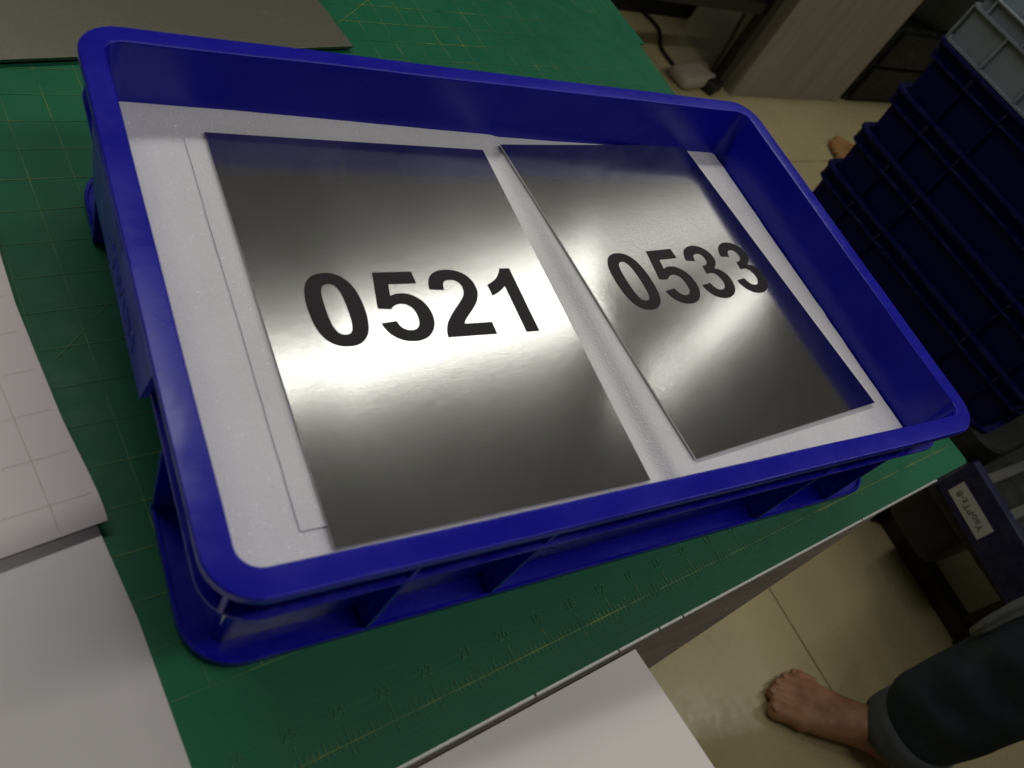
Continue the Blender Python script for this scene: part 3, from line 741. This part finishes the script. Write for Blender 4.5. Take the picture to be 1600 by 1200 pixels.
# ------------------------------------------------------------------ people
def remesh(o, vox, smooth=2, f=0.5):
    r = o.modifiers.new('r', 'REMESH'); r.mode = 'VOXEL'; r.voxel_size = vox; r.use_smooth_shade = True
    s = o.modifiers.new('s', 'SMOOTH'); s.factor = f; s.iterations = smooth
    return apply_mods(o)
def ell(c, a, b, ra, rb, n=18, sq=0.0):
    out = []
    for k in range(n):
        t = 2 * math.pi * k / n; ct, st = math.cos(t), math.sin(t)
        out.append(c + a * (ra * math.copysign(abs(ct) ** (1 - sq), ct)) + b * (rb * math.copysign(abs(st) ** (1 - sq), st)))
    return out
def foot_bm(bm, heel, f, medial, shin_top, scale=1.0):
    """heel on the floor, f = towards the toes, medial = towards the big toe; metres of this scene"""
    Z = Vector((0, 0, 1)); k = scale
    secs = [(-.012, .010, .022, .020, .022), (0.0, .0, .030, .033, .032), (.03, .0, .034, .044, .043), (.07, .0, .035, .052, .050), (.11, .002, .037, .048, .046), (.15, .004, .042, .038, .037), (.185, .004, .048, .030, .029), (.215, .003, .050, .024, .023), (.232, .001, .044, .019, .018)]
    rings = []
    for s, off, hw, zc, hh in secs:
        c = heel + f * (s * k) + medial * (off * k) + Z * (zc * k + .001)
        rings.append(ell(c, medial, Z, hw * k, hh * k, 20, .12))
    loft(bm, rings)
    # shin and ankle
    top = Vector(shin_top); a0 = heel + f * (.045 * k) + Z * (.055 * k)
    rings = []
    for t, ra, rb in ((0, .046, .036), (.10, .040, .034), (.22, .037, .033), (.45, .043, .042), (.75, .052, .055), (1, .054, .058)):
        c = a0.lerp(top, t); rings.append(ell(c, f, medial, ra * k, rb * k, 18))
    loft(bm, rings)
    for sgn in (1, -1):
        bmesh.ops.create_icosphere(bm, subdivisions=2, radius=.019 * k, matrix=Matrix.Translation(a0 + medial * (.031 * sgn * k) + Z * (.028 * k) + f * (.002)))
    toes = [(.037, .282, .0180, .208), (.0090, .288, .0122, .212), (-.0120, .278, .0114, .210), (-.0310, .262, .0108, .204), (-.0480, .242, .0106, .194)]
    tips = []
    for off, tip, r, st in toes:
        p = []
        for q, zz, rr in ((0, .024, 1.12), (.40, .0235, .95), (.62, .0205, .98), (.88, .0135, 1.02), (1.0, .0115, .62)):
            s = st + (tip - st) * q; p.append((heel + f * (s * k) + medial * (off * (1 + .10 * q) * k) + Z * (max(zz, r * rr * .9) * k), r * rr * k))
        tube_mesh(bm, [x for x, _ in p], [y for _, y in p], 12)
        tips.append((p[3][0], r * k))
    return tips
f = Vector((-.725, .689, 0)).normalized(); med = Vector((-f.y, f.x, 0))   # left of the walking direction: the big toe's side of a right foot
heel = Vector((1.338, -.303, ZF)); KN = Vector((1.30, -.255, -.30))
person = empty('person', (1.30, -.28, ZF)); tag(person, 'barefoot person in rolled dark jeans standing on the tiles by the table', 'person')
bm = bmesh.new()
tips = foot_bm(bm, heel, f, med, KN, 1.01)
heel2 = Vector((1.33, -.62, ZF)); KN2 = Vector((1.36, -.55, -.30))
tips2 = foot_bm(bm, heel2, f, -med, KN2, 1.06)
body = from_bm('body', bm, M_skin); remesh(body, .0042, 3, .5); body.data.materials.clear(); body.data.materials.append(M_skin); tchild(body, person); body.name = 'bare_feet'
for i, (q, r) in enumerate(tips):
    bm = bmesh.new(); bmesh.ops.create_icosphere(bm, subdivisions=2, radius=1)
    M = Matrix.Translation(q + Vector((0, 0, r * .80)) + f * (r * .10)) @ Matrix(((f.x, med.x, 0, 0), (f.y, med.y, 0, 0), (0, 0, 1, 0), (0, 0, 0, 1)))
    for v in bm.verts: v.co = M @ Vector((v.co.x * r * .72, v.co.y * r * .66, v.co.z * r * .22))
    tchild(from_bm('toenail', bm, M_nail, None, True), person)
def trouser_rings(path, seed):
    rings = []
    for i, (c, ra, rb) in enumerate(path):
        c = Vector(c); ring = []
        for k in range(32):
            a = 2 * math.pi * k / 32; n = noise.noise(Vector((math.cos(a) * 1.3, math.sin(a) * 1.3, c.z * 9 + seed))) * .13 + math.sin(c.z * 62 + 2.2 * math.sin(a + seed) + seed) * .022 * (1 + math.cos(a * 2))
            ring.append(c + Vector((math.cos(a) * ra * (1 + n), math.sin(a) * rb * (1 + n), .012 * n * 8 * math.sin(a * 2 + seed))))
        rings.append(ring)
    return rings
bm = bmesh.new()
def dense(p, k=7):
    out = []
    for (c0, a0_, b0_), (c1, a1_, b1_) in zip(p, p[1:]):
        for i in range(k):
            t = i / k; out.append((tuple(u + (w_ - u) * t for u, w_ in zip(c0, c1)), a0_ + (a1_ - a0_) * t, b0_ + (b1_ - b0_) * t))
    return out + [p[-1]]
pathR = [((1.306, -.262, -.668), .074, .076), ((1.303, -.255, -.63), .083, .085), ((1.300, -.250, -.54), .081, .084), ((1.298, -.248, -.42), .082, .085), ((1.295, -.245, -.30), .085, .088), ((1.30, -.26, -.20), .088, .088), ((1.32, -.28, 0.0), .10, .10), ((1.35, -.32, .16), .115, .115)]
loft(bm, trouser_rings(dense(pathR), 1.0))
pathL = [((1.348, -.590, -.652), .070, .070), ((1.352, -.58, -.60), .074, .074), ((1.355, -.57, -.50), .078, .078), ((1.36, -.555, -.30), .084, .084), ((1.37, -.54, 0.0), .10, .10), ((1.38, -.50, .16), .115, .115)]
loft(bm, trouser_rings(dense(pathL), 5.0))
loft(bm, trouser_rings([((1.365, -.41, .07), .11, .16), ((1.37, -.41, .16), .13, .20), ((1.38, -.41, .28), .13, .19)], 2.0))
tr = from_bm('jeans', bm, M_denim); remesh(tr, .006, 2, .5); tr.data.materials.clear(); tr.data.materials.append(M_denim); tchild(tr, person)
for (c, top, sd) in (((1.303, -.268, -.722), (1.304, -.266, -.655), 3.0), ((1.346, -.592, -.700), (1.349, -.588, -.628), 6.0)):
    c, top = Vector(c), Vector(top); rings = []
    for t, dr in ((0.02, -.006), (0.0, .002), (.3, .006), (.7, .007), (1.0, .005), (1.02, -.004)):
        q = c.lerp(top, t); ring = []
        for k in range(36):
            a = 2 * math.pi * k / 36; n = noise.noise(Vector((math.cos(a) * 1.2, math.sin(a) * 1.2, t + sd))) * .08
            ring.append(q + Vector((math.cos(a) * (.073 + dr) * (1 + n), math.sin(a) * (.073 + dr) * (1 + n), .010 * math.sin(a + sd))))
        rings.append(ring)
    rings.append(rings[0]); bm = bmesh.new(); loft(bm, rings, False); bmesh.ops.remove_doubles(bm, verts=bm.verts[:], dist=1e-5)
    tchild(from_bm('cuff', bm, M_cuff, None, True), person)
# a second bare foot, only its heel showing past the crate stack
p2 = Vector((2.845, 1.235, ZF)); f2 = Vector((-.55, .83, 0)).normalized()
bm = bmesh.new(); foot_bm(bm, p2, f2, Vector((f2.y, -f2.x, 0)), p2 + Vector((.10, -.10, .36)), 1.06)
h2 = from_bm('bare_foot', bm, M_tan); remesh(h2, .006, 2, .5); h2.data.materials.clear(); h2.data.materials.append(M_tan)
tag(h2, 'brown bare foot just showing on the tiles past the blue crate stack', 'foot')
tag(tg, 'small pale paper tag on the rack by the crate corner', 'tag')

# pale cloth held against the jeans at the right edge
cl = bmesh.new(); rings = []
for i, (c, a, b) in enumerate([((1.275, -.158, -.445), .010, .008), ((1.280, -.156, -.41), .022, .012), ((1.290, -.153, -.36), .030, .014), ((1.30, -.150, -.28), .036, .016), ((1.315, -.146, -.19), .034, .016), ((1.32, -.142, -.13), .015, .010)]):
    c = Vector(c); ring = []
    for k in range(24):
        t = 2 * math.pi * k / 24; n = noise.noise(Vector((math.cos(t) * 2, math.sin(t) * 2, i * .8))) * .35
        ring.append(c + Vector((math.cos(t) * a * (1 + n), math.sin(t) * b * (1 + n), .012 * n)))
    rings.append(ring)
loft(cl, rings); cloth = from_bm('cloth', cl, M_shirt, None, True)
tag(cloth, 'pale grey bunched cloth tucked against the dark jeans', 'cloth')
